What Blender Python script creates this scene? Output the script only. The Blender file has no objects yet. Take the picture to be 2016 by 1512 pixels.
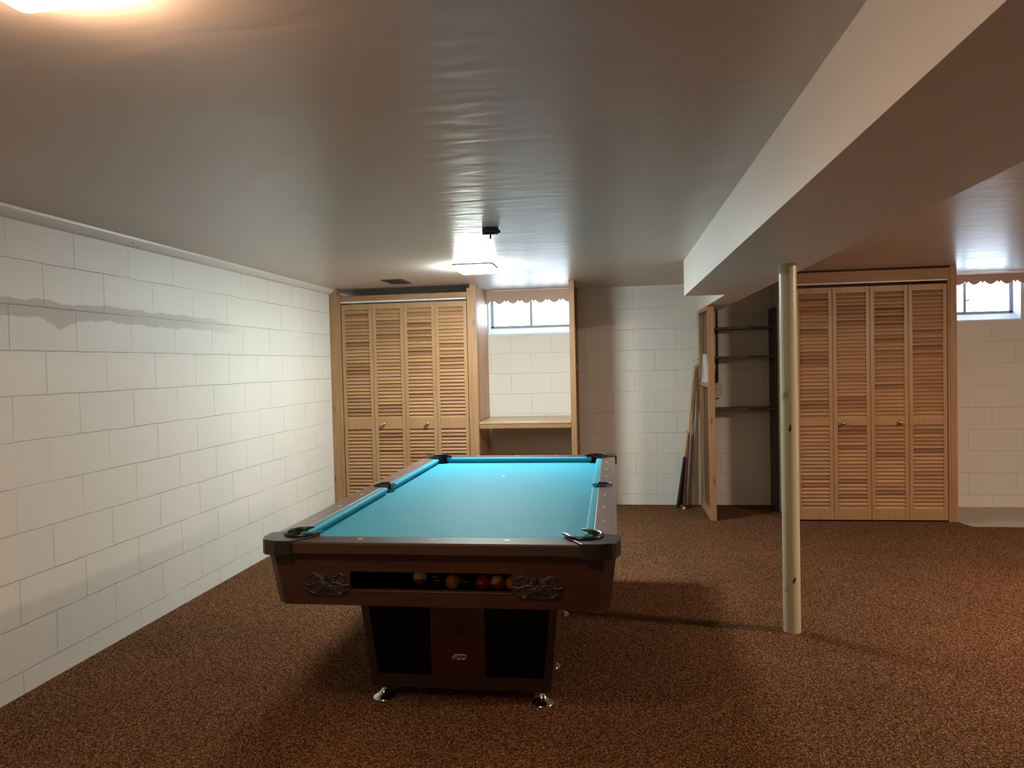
import bpy, bmesh, math, random
from mathutils import Vector, Matrix
random.seed(7)
PI = math.pi
SC = bpy.context.scene
COL = SC.collection

# ------------------------------------------------------------------ camera
F_PX, YAW, PITCH, ROLL, CAM_H = 1426.2, 0.13774, 0.0266, 0.0234, 1.4095
cam_data = bpy.data.cameras.new('camera')
cam_data.sensor_fit = 'HORIZONTAL'
cam_data.sensor_width = 36.0
cam_data.lens = F_PX * 36.0 / 2016.0
cam_data.clip_start = 0.02
cam = bpy.data.objects.new('camera', cam_data)
COL.objects.link(cam)
_f = Vector((-math.sin(YAW), math.cos(YAW), 0)); _r = Vector((math.cos(YAW), math.sin(YAW), 0)); _u = Vector((0, 0, 1))
_f2 = _f * math.cos(PITCH) - _u * math.sin(PITCH); _u2 = _u * math.cos(PITCH) + _f * math.sin(PITCH)
_r3 = _r * math.cos(ROLL) - _u2 * math.sin(ROLL); _u3 = _u2 * math.cos(ROLL) + _r * math.sin(ROLL)
m = Matrix((_r3, _u3, -_f2)).transposed().to_4x4()
m.translation = Vector((0, 0, CAM_H))
cam.matrix_world = m
SC.camera = cam

# ------------------------------------------------------------------ sky, exposure, lamp strengths
world = bpy.data.worlds.new('daylight'); SC.world = world
world.use_nodes = True
_bg = world.node_tree.nodes['Background']
_bg.inputs[0].default_value = (0.72, 0.87, 1.0, 1)
_bg.inputs[1].default_value = 12.0
SC.view_settings.view_transform = 'Standard'
SC.view_settings.look = 'None'
SC.view_settings.exposure = 0.0
SC.view_settings.gamma = 1.0
SC.view_settings.use_curve_mapping = False
SC.cycles.use_denoising = True
SC.cycles.max_bounces = 10
SC.cycles.diffuse_bounces = 6
SC.cycles.glossy_bounces = 4
SC.cycles.sample_clamp_indirect = 12.0
COOL = ((0.90, 1.0, 0.95), 300.0)       # far ceiling lamp
WARM = ((1.0, 0.63, 0.39), 112.0)       # near ceiling lamp
WARM3 = ((1.0, 0.66, 0.42), 100.0)     # third lamp of the row, behind the camera
WARM2 = ((1.0, 0.74, 0.53), 420.0)      # lamp of the other bay, out of frame

# ------------------------------------------------------------------ room numbers
XL, XR, YB, YN, H = -2.61, 4.9, 7.218, -4.6, 2.15
SLAB = -0.012
YF = 6.50                               # plane of the closet fronts

# ------------------------------------------------------------------ helpers
def tag(o, label=None, cat=None, group=None, kind=None):
    if label: o['label'] = label
    if cat: o['category'] = cat
    if group: o['group'] = group
    if kind: o['kind'] = kind
    return o

def empty(name, loc, label, cat, group=None):
    o = bpy.data.objects.new(name, None)
    o.empty_display_size = 0.05
    o.location = loc
    COL.objects.link(o)
    return tag(o, label, cat, group)

class MB:
    """collects shapes in world coordinates into one mesh"""
    def __init__(s): s.bm = bmesh.new()
    def box(s, x0, x1, y0, y1, z0, z1):
        bm = s.bm
        v = [bm.verts.new((x, y, z)) for z in (z0, z1) for y in (y0, y1) for x in (x0, x1)]
        for q in ((0, 2, 3, 1), (4, 5, 7, 6), (0, 1, 5, 4), (2, 6, 7, 3), (0, 4, 6, 2), (1, 3, 7, 5)):
            bm.faces.new([v[i] for i in q])
        return s
    def hexa(s, p):
        """eight corners, bottom four then top four, each ring counter-clockwise from above"""
        v = [s.bm.verts.new(c) for c in p]
        for q in ((3, 2, 1, 0), (4, 5, 6, 7), (0, 1, 5, 4), (1, 2, 6, 5), (2, 3, 7, 6), (3, 0, 4, 7)):
            s.bm.faces.new([v[i] for i in q])
        return s
    def prism(s, pts, z0, z1, f=None):
        """polygon in xy extruded in z; f maps (a,b,c) to a world point"""
        f = f or (lambda a, b, c: (a, b, c))
        lo = [s.bm.verts.new(f(a, b, z0)) for a, b in pts]
        hi = [s.bm.verts.new(f(a, b, z1)) for a, b in pts]
        s.bm.faces.new(lo[::-1]); s.bm.faces.new(hi)
        n = len(pts)
        for i in range(n):
            j = (i + 1) % n
            s.bm.faces.new((lo[i], lo[j], hi[j], hi[i]))
        return s
    def loft(s, rings, caps=True, closed=True):
        vs = [[s.bm.verts.new(c) for c in r] for r in rings]
        n = len(rings[0])
        for a, b in zip(vs, vs[1:]):
            for i in range(n if closed else n - 1):
                j = (i + 1) % n
                s.bm.faces.new((a[i], a[j], b[j], b[i]))
        if caps:
            s.bm.faces.new(vs[0][::-1]); s.bm.faces.new(vs[-1])
        return s
    def cyl(s, p0, p1, r0, r1=None, n=24, caps=True):
        r1 = r0 if r1 is None else r1
        p0, p1 = Vector(p0), Vector(p1)
        d = (p1 - p0).normalized()
        a = d.orthogonal().normalized(); b = d.cross(a)
        rings = [[p + (a * math.cos(2 * PI * i / n) + b * math.sin(2 * PI * i / n)) * r for i in range(n)] for p, r in ((p0, r0), (p1, r1))]
        return s.loft(rings, caps)
    def lathe(s, prof, c, axis='z', n=32):
        """profile (r, h) turned about an axis through c"""
        rings = []
        for r, h in prof:
            ring = []
            for i in range(n):
                t = 2 * PI * i / n
                q = (r * math.cos(t), r * math.sin(t), h)
                if axis == 'y': q = (q[0], -q[2], q[1])
                ring.append(Vector(q) + Vector(c))
            rings.append(ring)
        return s.loft(rings, True)
    def tube(s, pts, r, n=8, closed=False):
        pts = [Vector(q) for q in pts]
        rings = []
        N = len(pts)
        ref = Vector((0.013, 0.021, 1)).normalized()
        for i, q in enumerate(pts):
            if closed: d = pts[(i + 1) % N] - pts[i - 1]
            else: d = pts[min(i + 1, N - 1)] - pts[max(i - 1, 0)]
            d.normalize()
            a = d.cross(ref)
            if a.length < 1e-3: a = d.cross(Vector((0, 1, 0)))
            a.normalize(); b = d.cross(a)
            rr = r[i] if isinstance(r, (list, tuple)) else r
            rings.append([q + (a * math.cos(2 * PI * k / n) + b * math.sin(2 * PI * k / n)) * rr for k in range(n)])
        if closed: rings.append(rings[0])
        return s.loft(rings, not closed)
    def build(s, name, mat, parent=None, bevel=0, smooth=False, seg=2, origin=None):
        bm = s.bm
        bmesh.ops.recalc_face_normals(bm, faces=bm.faces)
        loc = Vector((0, 0, 0))
        if parent is not None:
            loc = parent.matrix_world.translation if parent.parent is None else Vector((0, 0, 0))
        root = Vector((0, 0, 0))
        if parent is not None:
            q = parent
            while q is not None:
                root += q.location; q = q.parent
        if parent is None and origin is not None:
            root = Vector(origin)
        for v in bm.verts: v.co -= root
        me = bpy.data.meshes.new(name)
        bm.to_mesh(me); bm.free()
        me.materials.append(mat)
        if smooth:
            for f in me.polygons: f.use_smooth = True
        o = bpy.data.objects.new(name, me)
        COL.objects.link(o)
        if parent is not None: o.parent = parent
        elif origin is not None: o.location = origin
        if smooth:
            try: me.set_sharp_from_angle(angle=math.radians(38))
            except Exception: pass
        if bevel:
            b = o.modifiers.new('edge', 'BEVEL'); b.width = bevel; b.segments = seg
            b.limit_method = 'ANGLE'; b.angle_limit = math.radians(35)
        return o

# ------------------------------------------------------------------ materials
def newmat(name):
    mt = bpy.data.materials.new(name); mt.use_nodes = True
    nt = mt.node_tree
    return mt, nt, nt.nodes['Principled BSDF']
def N(nt, kind, **kw):
    n = nt.nodes.new(kind)
    for k, v in kw.items(): setattr(n, k, v)
    return n
def L(nt, a, b): nt.links.new(a, b)
def sval(nt, sock, v):
    if hasattr(v, 'is_output') or isinstance(v, bpy.types.NodeSocket): nt.links.new(v, sock)
    else: sock.default_value = v
def mth(nt, op, a, b=None, c=None, clamp=False):
    n = N(nt, 'ShaderNodeMath', operation=op, use_clamp=clamp)
    sval(nt, n.inputs[0], a)
    if b is not None: sval(nt, n.inputs[1], b)
    if c is not None: sval(nt, n.inputs[2], c)
    return n.outputs[0]
def ramp(nt, fac, stops):
    n = N(nt, 'ShaderNodeValToRGB')
    e = n.color_ramp.elements
    while len(e) > 1: e.remove(e[-1])
    e[0].position = stops[0][0]; e[0].color = (*stops[0][1], 1)
    for p, c in stops[1:]:
        q = e.new(p); q.color = (*c, 1)
    L(nt, fac, n.inputs[0]); return n.outputs[0]
def mixc(nt, fac, a, b, mode='MIX'):
    n = N(nt, 'ShaderNodeMix', data_type='RGBA', blend_type=mode)
    sval(nt, n.inputs[0], fac)
    for s_, v in ((n.inputs[6], a), (n.inputs[7], b)):
        if isinstance(v, tuple): s_.default_value = (*v, 1) if len(v) == 3 else v
        else: L(nt, v, s_)
    return n.outputs[2]
def noise(nt, vec, scale, detail=3, rough=0.5, dist=0.0):
    n = N(nt, 'ShaderNodeTexNoise')
    n.inputs['Scale'].default_value = scale; n.inputs['Detail'].default_value = detail
    n.inputs['Roughness'].default_value = rough; n.inputs['Distortion'].default_value = dist
    if vec is not None: L(nt, vec, n.inputs['Vector'])
    return n.outputs['Fac']
def mapping(nt, vec, scale=(1, 1, 1), loc=(0, 0, 0), rot=(0, 0, 0)):
    n = N(nt, 'ShaderNodeMapping'); L(nt, vec, n.inputs[0])
    n.inputs['Location'].default_value = loc; n.inputs['Rotation'].default_value = rot; n.inputs['Scale'].default_value = scale
    return n.outputs[0]
def bump(nt, bsdf, height, strength=0.5, dist=0.01, prev=None):
    n = N(nt, 'ShaderNodeBump'); sval(nt, n.inputs['Strength'], strength)
    n.inputs['Distance'].default_value = dist
    L(nt, height, n.inputs['Height'])
    if prev is not None: L(nt, prev, n.inputs['Normal'])
    L(nt, n.outputs[0], bsdf.inputs['Normal']); return n.outputs[0]
def geopos(nt): return N(nt, 'ShaderNodeNewGeometry').outputs['Position']
def objco(nt): return N(nt, 'ShaderNodeTexCoord').outputs['Object']
def xyz(nt, vec):
    n = N(nt, 'ShaderNodeSeparateXYZ'); L(nt, vec, n.inputs[0]); return n.outputs
def comb(nt, x, y, z=0.0):
    n = N(nt, 'ShaderNodeCombineXYZ')
    for s_, v in zip(n.inputs, (x, y, z)): sval(nt, s_, v)
    return n.outputs[0]

def plain(name, col, rough=0.5, metal=0.0, nscale=0, namp=0.15, bumpd=0.0, coat=0.0):
    mt, nt, b = newmat(name)
    b.inputs['Roughness'].default_value = rough; b.inputs['Metallic'].default_value = metal
    b.inputs['Coat Weight'].default_value = coat
    if nscale:
        f = noise(nt, objco(nt), nscale, 4, 0.6)
        c = mixc(nt, f, tuple(x * (1 - namp) for x in col), tuple(min(1, x * (1 + namp)) for x in col))
        L(nt, c, b.inputs['Base Color'])
        if bumpd: bump(nt, b, f, 0.5, bumpd)
    else: b.inputs['Base Color'].default_value = (*col, 1)
    return mt

def block_wall(name, ux, u0, left=False):
    """painted concrete block; ux is the horizontal axis (0 or 1), u0 the place of a joint"""
    mt, nt, b = newmat(name)
    pos = geopos(nt); c = xyz(nt, pos)
    wob = mth(nt, 'MULTIPLY', mth(nt, 'SUBTRACT', noise(nt, pos, 5, 2), 0.5), 0.012)
    u = mth(nt, 'ADD', mth(nt, 'SUBTRACT', c[ux], u0), wob)
    v = mth(nt, 'ADD', mth(nt, 'ADD', c[2], 0.2032 - 0.1018), wob)
    br = N(nt, 'ShaderNodeTexBrick', offset=0.5, offset_frequency=2, squash=1.0)
    L(nt, comb(nt, u, v), br.inputs['Vector'])
    br.inputs['Color1'].default_value = (0.46, 0.46, 0.46, 1); br.inputs['Color2'].default_value = (0.54, 0.54, 0.54, 1)
    br.inputs['Mortar'].default_value = (0, 0, 0, 1)
    br.inputs['Scale'].default_value = 1.0; br.inputs['Mortar Size'].default_value = 0.0022
    br.inputs['Mortar Smooth'].default_value = 0.7; br.inputs['Bias'].default_value = 0.0
    br.inputs['Brick Width'].default_value = 0.4064; br.inputs['Row Height'].default_value = 0.2032
    fade = noise(nt, pos, 2.2, 2)
    fac = mth(nt, 'MULTIPLY', br.outputs['Fac'], ramp(nt, fade, [(0.36, (0.25,) * 3), (0.56, (1, 1, 1))]))
    base = (0.745, 0.735, 0.69) if left else (0.70, 0.69, 0.645)
    big = noise(nt, pos, 1.3, 3)
    col = mixc(nt, big, tuple(x * 0.95 for x in base), tuple(min(1, x * 1.05) for x in base))
    col = mixc(nt, mth(nt, 'MULTIPLY', fac, 0.38 if left else 0.18), col, (0.36, 0.31, 0.26))
    # rough roller paint above, smooth skim coat band on the left wall
    strokes = noise(nt, mapping(nt, pos, (9, 22, 12) if ux == 1 else (22, 9, 12)), 2.6, 5, 0.62, 1.2)
    fine = noise(nt, pos, 55, 4, 0.6)
    if left:
        ed = mth(nt, 'MULTIPLY', mth(nt, 'SUBTRACT', noise(nt, mapping(nt, pos, (1, 1, 0.3)), 4.0, 4, 0.6), 0.5), 0.09)
        zc = mth(nt, 'ADD', c[2], ed)
        pk = mth(nt, 'MULTIPLY', mth(nt, 'SUBTRACT', 1.0, mth(nt, 'DIVIDE', mth(nt, 'ABSOLUTE', mth(nt, 'SUBTRACT', c[1], 3.14)), 0.12), clamp=True), 0.05)
        lo = mth(nt, 'SUBTRACT', 1.672, pk)
        inb = mth(nt, 'MULTIPLY', mth(nt, 'MULTIPLY', mth(nt, 'SUBTRACT', zc, lo), 220.0, clamp=True),
                  mth(nt, 'MULTIPLY', mth(nt, 'SUBTRACT', 1.757, zc), 220.0, clamp=True))
        end = mth(nt, 'MULTIPLY', mth(nt, 'SUBTRACT', 4.9, c[1]), 1.6, clamp=True)
        band = mth(nt, 'MULTIPLY', inb, end)
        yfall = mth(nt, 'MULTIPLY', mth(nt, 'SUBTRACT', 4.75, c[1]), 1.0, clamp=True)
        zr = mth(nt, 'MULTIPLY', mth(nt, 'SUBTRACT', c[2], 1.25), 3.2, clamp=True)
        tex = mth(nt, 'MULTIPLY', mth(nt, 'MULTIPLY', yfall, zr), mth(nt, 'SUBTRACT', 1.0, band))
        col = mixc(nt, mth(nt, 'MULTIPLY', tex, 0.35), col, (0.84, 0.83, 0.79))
        col = mixc(nt, mth(nt, 'MULTIPLY', band, 0.62), col, (0.50, 0.475, 0.45))
        b.inputs['Roughness'].default_value = 0.42
        rr = mth(nt, 'ADD', 0.62, mth(nt, 'MULTIPLY', tex, -0.28))
        L(nt, rr, b.inputs['Roughness'])
        rough_h = noise(nt, mapping(nt, pos, (1, 1, 0.6)), 60, 5, 0.7, 2.0)
        n1 = bump(nt, b, rough_h, mth(nt, 'MULTIPLY', tex, 0.50), 0.0045)
        n2 = bump(nt, b, mth(nt, 'ADD', mth(nt, 'MULTIPLY', strokes, 0.7), mth(nt, 'MULTIPLY', fine, 0.3)), 0.28, 0.004, n1)
    else:
        b.inputs['Roughness'].default_value = 0.6
        n2 = bump(nt, b, mth(nt, 'ADD', mth(nt, 'MULTIPLY', strokes, 0.7), mth(nt, 'MULTIPLY', fine, 0.3)), 0.25, 0.004)
    L(nt, col, b.inputs['Base Color'])
    inv = mth(nt, 'SUBTRACT', 1.0, fac)
    bump(nt, b, inv, 1.0 if left else 0.8, 0.0045, n2)
    return mt

def ceiling_paint(name, base=(0.635, 0.56, 0.51), rough=0.34, wav=0.16):
    mt, nt, b = newmat(name)
    pos = geopos(nt); c = xyz(nt, pos)
    f = noise(nt, pos, 1.1, 3)
    L(nt, mixc(nt, f, tuple(x * 0.96 for x in base), tuple(x * 1.04 for x in base)), b.inputs['Base Color'])
    wave = noise(nt, mapping(nt, pos, (1.1, 3.4, 1)), 2.6, 1, 0.5, 1.0)
    scuff = noise(nt, mapping(nt, pos, (1.6, 4, 1), rot=(0, 0, 0.35)), 3.0, 3, 0.6, 1.5)
    rg = mth(nt, 'ADD', rough, mth(nt, 'MULTIPLY', mth(nt, 'SUBTRACT', scuff, 0.5), 0.16))
    L(nt, rg, b.inputs['Roughness'])
    # board seams every 1.22 m
    t = mth(nt, 'ADD', mth(nt, 'DIVIDE', mth(nt, 'SUBTRACT', c[1], 4.47), 1.22), 20.0)
    d = mth(nt, 'ABSOLUTE', mth(nt, 'SUBTRACT', mth(nt, 'FRACT', mth(nt, 'ADD', t, 0.5)), 0.5))
    seam = mth(nt, 'SUBTRACT', 1.0, mth(nt, 'DIVIDE', d, 0.03), clamp=True)
    hgt = mth(nt, 'ADD', mth(nt, 'MULTIPLY', wave, 1.0), mth(nt, 'MULTIPLY', seam, 0.18))
    b.inputs['Specular IOR Level'].default_value = 0.42
    n1 = bump(nt, b, hgt, wav, 0.012)
    return mt

def wood(name, c1, c2, axis=2, rough=0.45, scale=1.0, knots=True, coat=0.0, slat=0.0, wide=9.0):
    """grain along axis (object coordinates)"""
    mt, nt, b = newmat(name)
    co = objco(nt)
    sc = [wide] * 3; sc[axis] = 0.55
    g = noise(nt, mapping(nt, co, tuple(s_ * scale for s_ in sc)), 3.0, 5, 0.6, 1.4)
    fine_s = [60] * 3; fine_s[axis] = 2.0
    g2 = noise(nt, mapping(nt, co, tuple(s_ * scale for s_ in fine_s)), 2.0, 3, 0.5)
    f = mth(nt, 'ADD', mth(nt, 'MULTIPLY', g, 0.75), mth(nt, 'MULTIPLY', g2, 0.25))
    col = mixc(nt, ramp(nt, f, [(0.3, (0, 0, 0)), (0.7, (1, 1, 1))]), c1, c2)
    if slat:
        c = xyz(nt, co)
        row = mth(nt, 'FLOOR', mth(nt, 'DIVIDE', c[2], slat))
        cx = mth(nt, 'FLOOR', mth(nt, 'DIVIDE', c[0], 0.302))
        wn = N(nt, 'ShaderNodeTexWhiteNoise', noise_dimensions='2D')
        L(nt, comb(nt, row, cx), wn.inputs['Vector'])
        tone = ramp(nt, wn.outputs['Value'], [(0.0, (0.58, 0.46, 0.42)), (0.22, (0.82, 0.76, 0.72)), (0.6, (1, 1, 1)), (1.0, (1.12, 1.10, 1.02))])
        col = mixc(nt, 1.0, col, tone, 'MULTIPLY')
    if knots:
        vo = N(nt, 'ShaderNodeTexVoronoi'); vs = [7.0] * 3; vs[axis] = 2.6
        L(nt, mapping(nt, co, tuple(vs)), vo.inputs['Vector']); vo.inputs['Scale'].default_value = 1.0
        k = mth(nt, 'SUBTRACT', 1.0, mth(nt, 'DIVIDE', vo.outputs['Distance'], 0.125), clamp=True)
        col = mixc(nt, mth(nt, 'MULTIPLY', k, 0.85), col, tuple(x * 0.28 for x in c1))
    L(nt, col, b.inputs['Base Color'])
    b.inputs['Roughness'].default_value = rough; b.inputs['Coat Weight'].default_value = coat
    b.inputs['Coat Roughness'].default_value = 0.25
    bump(nt, b, f, 0.15, 0.002)
    return mt

def carpet_mat():
    mt, nt, b = newmat('brown_loop_carpet')
    pos = geopos(nt)
    warp = N(nt, 'ShaderNodeTexNoise'); warp.inputs['Scale'].default_value = 45; warp.inputs['Detail'].default_value = 2
    L(nt, pos, warp.inputs['Vector'])
    off = N(nt, 'ShaderNodeVectorMath', operation='MULTIPLY_ADD')
    L(nt, warp.outputs['Color'], off.inputs[0]); off.inputs[1].default_value = (0.02,) * 3; L(nt, pos, off.inputs[2])
    vo = N(nt, 'ShaderNodeTexVoronoi', feature='F1'); vo.inputs['Scale'].default_value = 130
    L(nt, mapping(nt, off.outputs[0], (1.0, 0.8, 1)), vo.inputs['Vector'])
    tuft = ramp(nt, vo.outputs['Distance'], [(0.05, (1, 1, 1)), (0.62, (0, 0, 0))])
    n1 = noise(nt, mapping(nt, off.outputs[0], (0.75, 1.1, 1)), 92, 3, 0.65, 0.8)
    n2 = noise(nt, pos, 1.6, 3)
    fac = mth(nt, 'ADD', mth(nt, 'MULTIPLY', tuft, 0.55), mth(nt, 'MULTIPLY', n1, 0.65))
    col = ramp(nt, fac, [(0.28, (0.055, 0.022, 0.009)), (0.53, (0.160, 0.080, 0.042)), (0.84, (0.38, 0.24, 0.15))])
    col = mixc(nt, 1.0, col, ramp(nt, n2, [(0.3, (0.88, 0.88, 0.88)), (0.7, (1.1, 1.08, 1.05))]), 'MULTIPLY')
    L(nt, col, b.inputs['Base Color'])
    b.inputs['Roughness'].default_value = 0.95
    b.inputs['Specular IOR Level'].default_value = 0.0
    bump(nt, b, fac, 0.9, 0.006)
    return mt

def cloth_mat():
    mt, nt, b = newmat('billiard_cloth')
    pos = geopos(nt)
    f = noise(nt, pos, 260, 3, 0.6); g = noise(nt, pos, 2.5, 3)
    k = mth(nt, 'ADD', mth(nt, 'MULTIPLY', f, 0.5), mth(nt, 'MULTIPLY', g, 0.5))
    col = mixc(nt, k, (0.024, 0.345, 0.50), (0.036, 0.42, 0.60))
    sp = N(nt, 'ShaderNodeTexVoronoi'); sp.inputs['Scale'].default_value = 5.5; L(nt, pos, sp.inputs['Vector'])
    dot = mth(nt, 'LESS_THAN', sp.outputs['Distance'], 0.022)
    col = mixc(nt, mth(nt, 'MULTIPLY', dot, 0.6), col, (0.01, 0.03, 0.04))
    L(nt, col, b.inputs['Base Color'])
    b.inputs['Roughness'].default_value = 0.62
    b.inputs['Specular IOR Level'].default_value = 0.18
    b.inputs['Sheen Weight'].default_value = 0.06; b.inputs['Sheen Roughness'].default_value = 0.4
    b.inputs['Sheen Tint'].default_value = (0.55, 0.9, 1, 1)
    bump(nt, b, f, 0.2, 0.001)
    return mt

def emit(name, col, strength):
    mt, nt, b = newmat(name)
    b.inputs['Base Color'].default_value = (0.9, 0.9, 0.9, 1)
    b.inputs['Roughness'].default_value = 0.35
    b.inputs['Emission Color'].default_value = (*col, 1)
    b.inputs['Emission Strength'].default_value = strength
    return mt

def post_paint():
    mt, nt, b = newmat('chipped_cream_paint')
    pos = geopos(nt)
    n1 = noise(nt, mapping(nt, pos, (1, 1, 0.5)), 14, 4, 0.6)
    n2 = noise(nt, pos, 4, 3)
    col = mixc(nt, n2, (0.50, 0.49, 0.35), (0.62, 0.61, 0.46))
    col = mixc(nt, ramp(nt, n1, [(0.60, (0, 0, 0)), (0.72, (0.8, 0.8, 0.8))]), col, (0.27, 0.22, 0.14))
    chips = noise(nt, mapping(nt, pos, (1, 1, 0.45)), 26, 3, 0.5)
    col = mixc(nt, ramp(nt, chips, [(0.70, (0, 0, 0)), (0.73, (1, 1, 1))]), col, (0.045, 0.03, 0.02))
    L(nt, col, b.inputs['Base Color'])
    b.inputs['Roughness'].default_value = 0.36
    bump(nt, b, n1, 0.12, 0.004)
    return mt

def ball_mat(name, body, stripe=None, tilt=(0, 0, 0)):
    mt, nt, b = newmat(name)
    b.inputs['Roughness'].default_value = 0.08; b.inputs['Coat Weight'].default_value = 0.5; b.inputs['Coat Roughness'].default_value = 0.03
    if stripe is None: b.inputs['Base Color'].default_value = (*body, 1)
    else:
        c = xyz(nt, mapping(nt, objco(nt), rot=tilt))
        m_ = mth(nt, 'LESS_THAN', mth(nt, 'ABSOLUTE', c[2]), 0.0155)
        L(nt, mixc(nt, m_, body, stripe), b.inputs['Base Color'])
    return mt

def glass_mat():
    mt, nt, b = newmat('window_glass')
    out = nt.nodes['Material Output']
    tr = N(nt, 'ShaderNodeBsdfTransparent'); tr.inputs[0].default_value = (0.96, 0.98, 1, 1)
    gl = N(nt, 'ShaderNodeBsdfGlossy'); gl.inputs['Roughness'].default_value = 0.02
    mx = N(nt, 'ShaderNodeMixShader'); mx.inputs[0].default_value = 0.06
    L(nt, tr.outputs[0], mx.inputs[1]); L(nt, gl.outputs[0], mx.inputs[2]); L(nt, mx.outputs[0], out.inputs['Surface'])
    nt.nodes.remove(b)
    return mt

M = dict(
    wall_left=block_wall('painted_block_left', 1, 3.048, True),
    wall_back=block_wall('painted_block_back', 0, 0.4175),
    plaster=plain('plain_wall_paint', (0.55, 0.50, 0.45), 0.6, nscale=6, namp=0.06),
    ceil=ceiling_paint('glossy_ceiling_paint'),
    beam=ceiling_paint('beam_paint', (0.78, 0.75, 0.71), 0.45, 0.05),
    concrete=plain('bare_concrete', (0.40, 0.36, 0.30), 0.8, nscale=9, namp=0.2, bumpd=0.004),
    carpet=carpet_mat(), cloth=cloth_mat(), post=post_paint(), glass=glass_mat(),
    pine=wood('knotty_pine', (0.27, 0.138, 0.062), (0.42, 0.240, 0.118), 2, 0.5),
    pine_x=wood('knotty_pine_board', (0.25, 0.125, 0.056), (0.38, 0.215, 0.105), 0, 0.5),
    pine_y=wood('knotty_pine_plate', (0.33, 0.17, 0.075), (0.48, 0.27, 0.13), 1, 0.55),
    ply=wood('plywood_sheet', (0.42, 0.24, 0.13), (0.58, 0.37, 0.22), 2, 0.5, knots=False, wide=4.0),
    stile=wood('fir_stile', (0.31, 0.175, 0.080), (0.42, 0.250, 0.120), 2, 0.42, knots=False),
    slat=wood('fir_slat', (0.33, 0.175, 0.085), (0.47, 0.27, 0.138), 0, 0.42, knots=False, slat=0.0325),
    desk=wood('desk_top_ply', (0.34, 0.22, 0.12), (0.50, 0.36, 0.22), 0, 0.42, knots=False, coat=0.3),
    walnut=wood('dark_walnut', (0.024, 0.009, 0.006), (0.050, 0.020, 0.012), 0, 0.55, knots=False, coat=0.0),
    walnut_y=wood('walnut_rail_dust_sheen', (0.135, 0.088, 0.080), (0.21, 0.150, 0.142), 1, 0.36, knots=False, coat=0.5),  # same walnut, paled for dust with the window's reflection mixed into the colour
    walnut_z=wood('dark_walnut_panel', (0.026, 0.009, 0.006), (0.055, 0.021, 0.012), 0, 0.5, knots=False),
    redwood=plain('mahogany_panel', (0.060, 0.012, 0.010), 0.4, nscale=5, namp=0.25),
    darkshelf=wood('dark_stained_board', (0.050, 0.030, 0.022), (0.095, 0.060, 0.045), 0, 0.45, knots=False),
    brownpanel=wood('shaded_plywood', (0.13, 0.080, 0.045), (0.19, 0.12, 0.07), 2, 0.55, knots=False),  # stud frame's plywood panel, its shade put into a darker base colour
    black=plain('black_plastic', (0.010, 0.010, 0.010), 0.45),
    blackpanel=plain('black_laminate', (0.004, 0.004, 0.004), 0.6),
    casting=plain('black_corner_casting', (0.012, 0.011, 0.011), 0.36, nscale=30, namp=0.3, coat=0.1),
    carved=plain('carved_dark_wood', (0.016, 0.010, 0.008), 0.55, nscale=40, namp=0.3),
    chrome=plain('chrome', (0.62, 0.60, 0.56), 0.16, 1.0),
    brass=plain('polished_brass', (0.75, 0.52, 0.24), 0.16, 1.0),
    white=plain('white_enamel', (0.75, 0.73, 0.70), 0.4),
    offwhite=plain('white_plastic', (0.66, 0.65, 0.62), 0.45),
    ivory=plain('ivory_plate', (0.55, 0.47, 0.40), 0.45),
    pearl=plain('pearl_inlay', (0.80, 0.72, 0.62), 0.3),
    sill=plain('blue_white_sill_paint', (0.70, 0.80, 0.88), 0.55, nscale=12, namp=0.05),
    steel=plain('grey_window_steel', (0.24, 0.26, 0.29), 0.5),
    valance=plain('tan_valance_board', (0.56, 0.40, 0.33), 0.6, nscale=5, namp=0.08),
    darkmetal=plain('dark_bronze_metal', (0.035, 0.028, 0.032), 0.45, 0.3),
    ventm=plain('dark_brown_vent', (0.030, 0.020, 0.016), 0.5),
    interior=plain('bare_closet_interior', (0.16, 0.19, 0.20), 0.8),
    cable=plain('dark_cable', (0.02, 0.012, 0.01), 0.6),
    maple=wood('maple_cue_shaft', (0.50, 0.34, 0.18), (0.64, 0.46, 0.27), 2, 0.3, knots=False, coat=0.5),
    maroon=plain('maroon_wrap', (0.085, 0.018, 0.022), 0.4, coat=0.3),
    umber=plain('brown_lacquer', (0.14, 0.06, 0.03), 0.35, coat=0.4),
    leaf=plain('dead_leaf', (0.10, 0.09, 0.08), 0.8),
    grass=plain('window_well_gravel', (0.55, 0.56, 0.55), 0.9, nscale=20, namp=0.2),
    lamp_cool=emit('lit_cool_glass', *COOL), lamp_warm=emit('lit_warm_glass', *WARM), lamp_warm3=emit('lit_warm_glass_rear', *WARM3), lamp_warm2=emit('lit_warm_glass_bay', *WARM2),
)

M['blackpanel'].node_tree.nodes['Principled BSDF'].inputs['Specular IOR Level'].default_value = 0.08
# ------------------------------------------------------------------ the setting
def struct(name, mb, mat, **k): return tag(mb.build(name, mat, **k), kind='structure')

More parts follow.
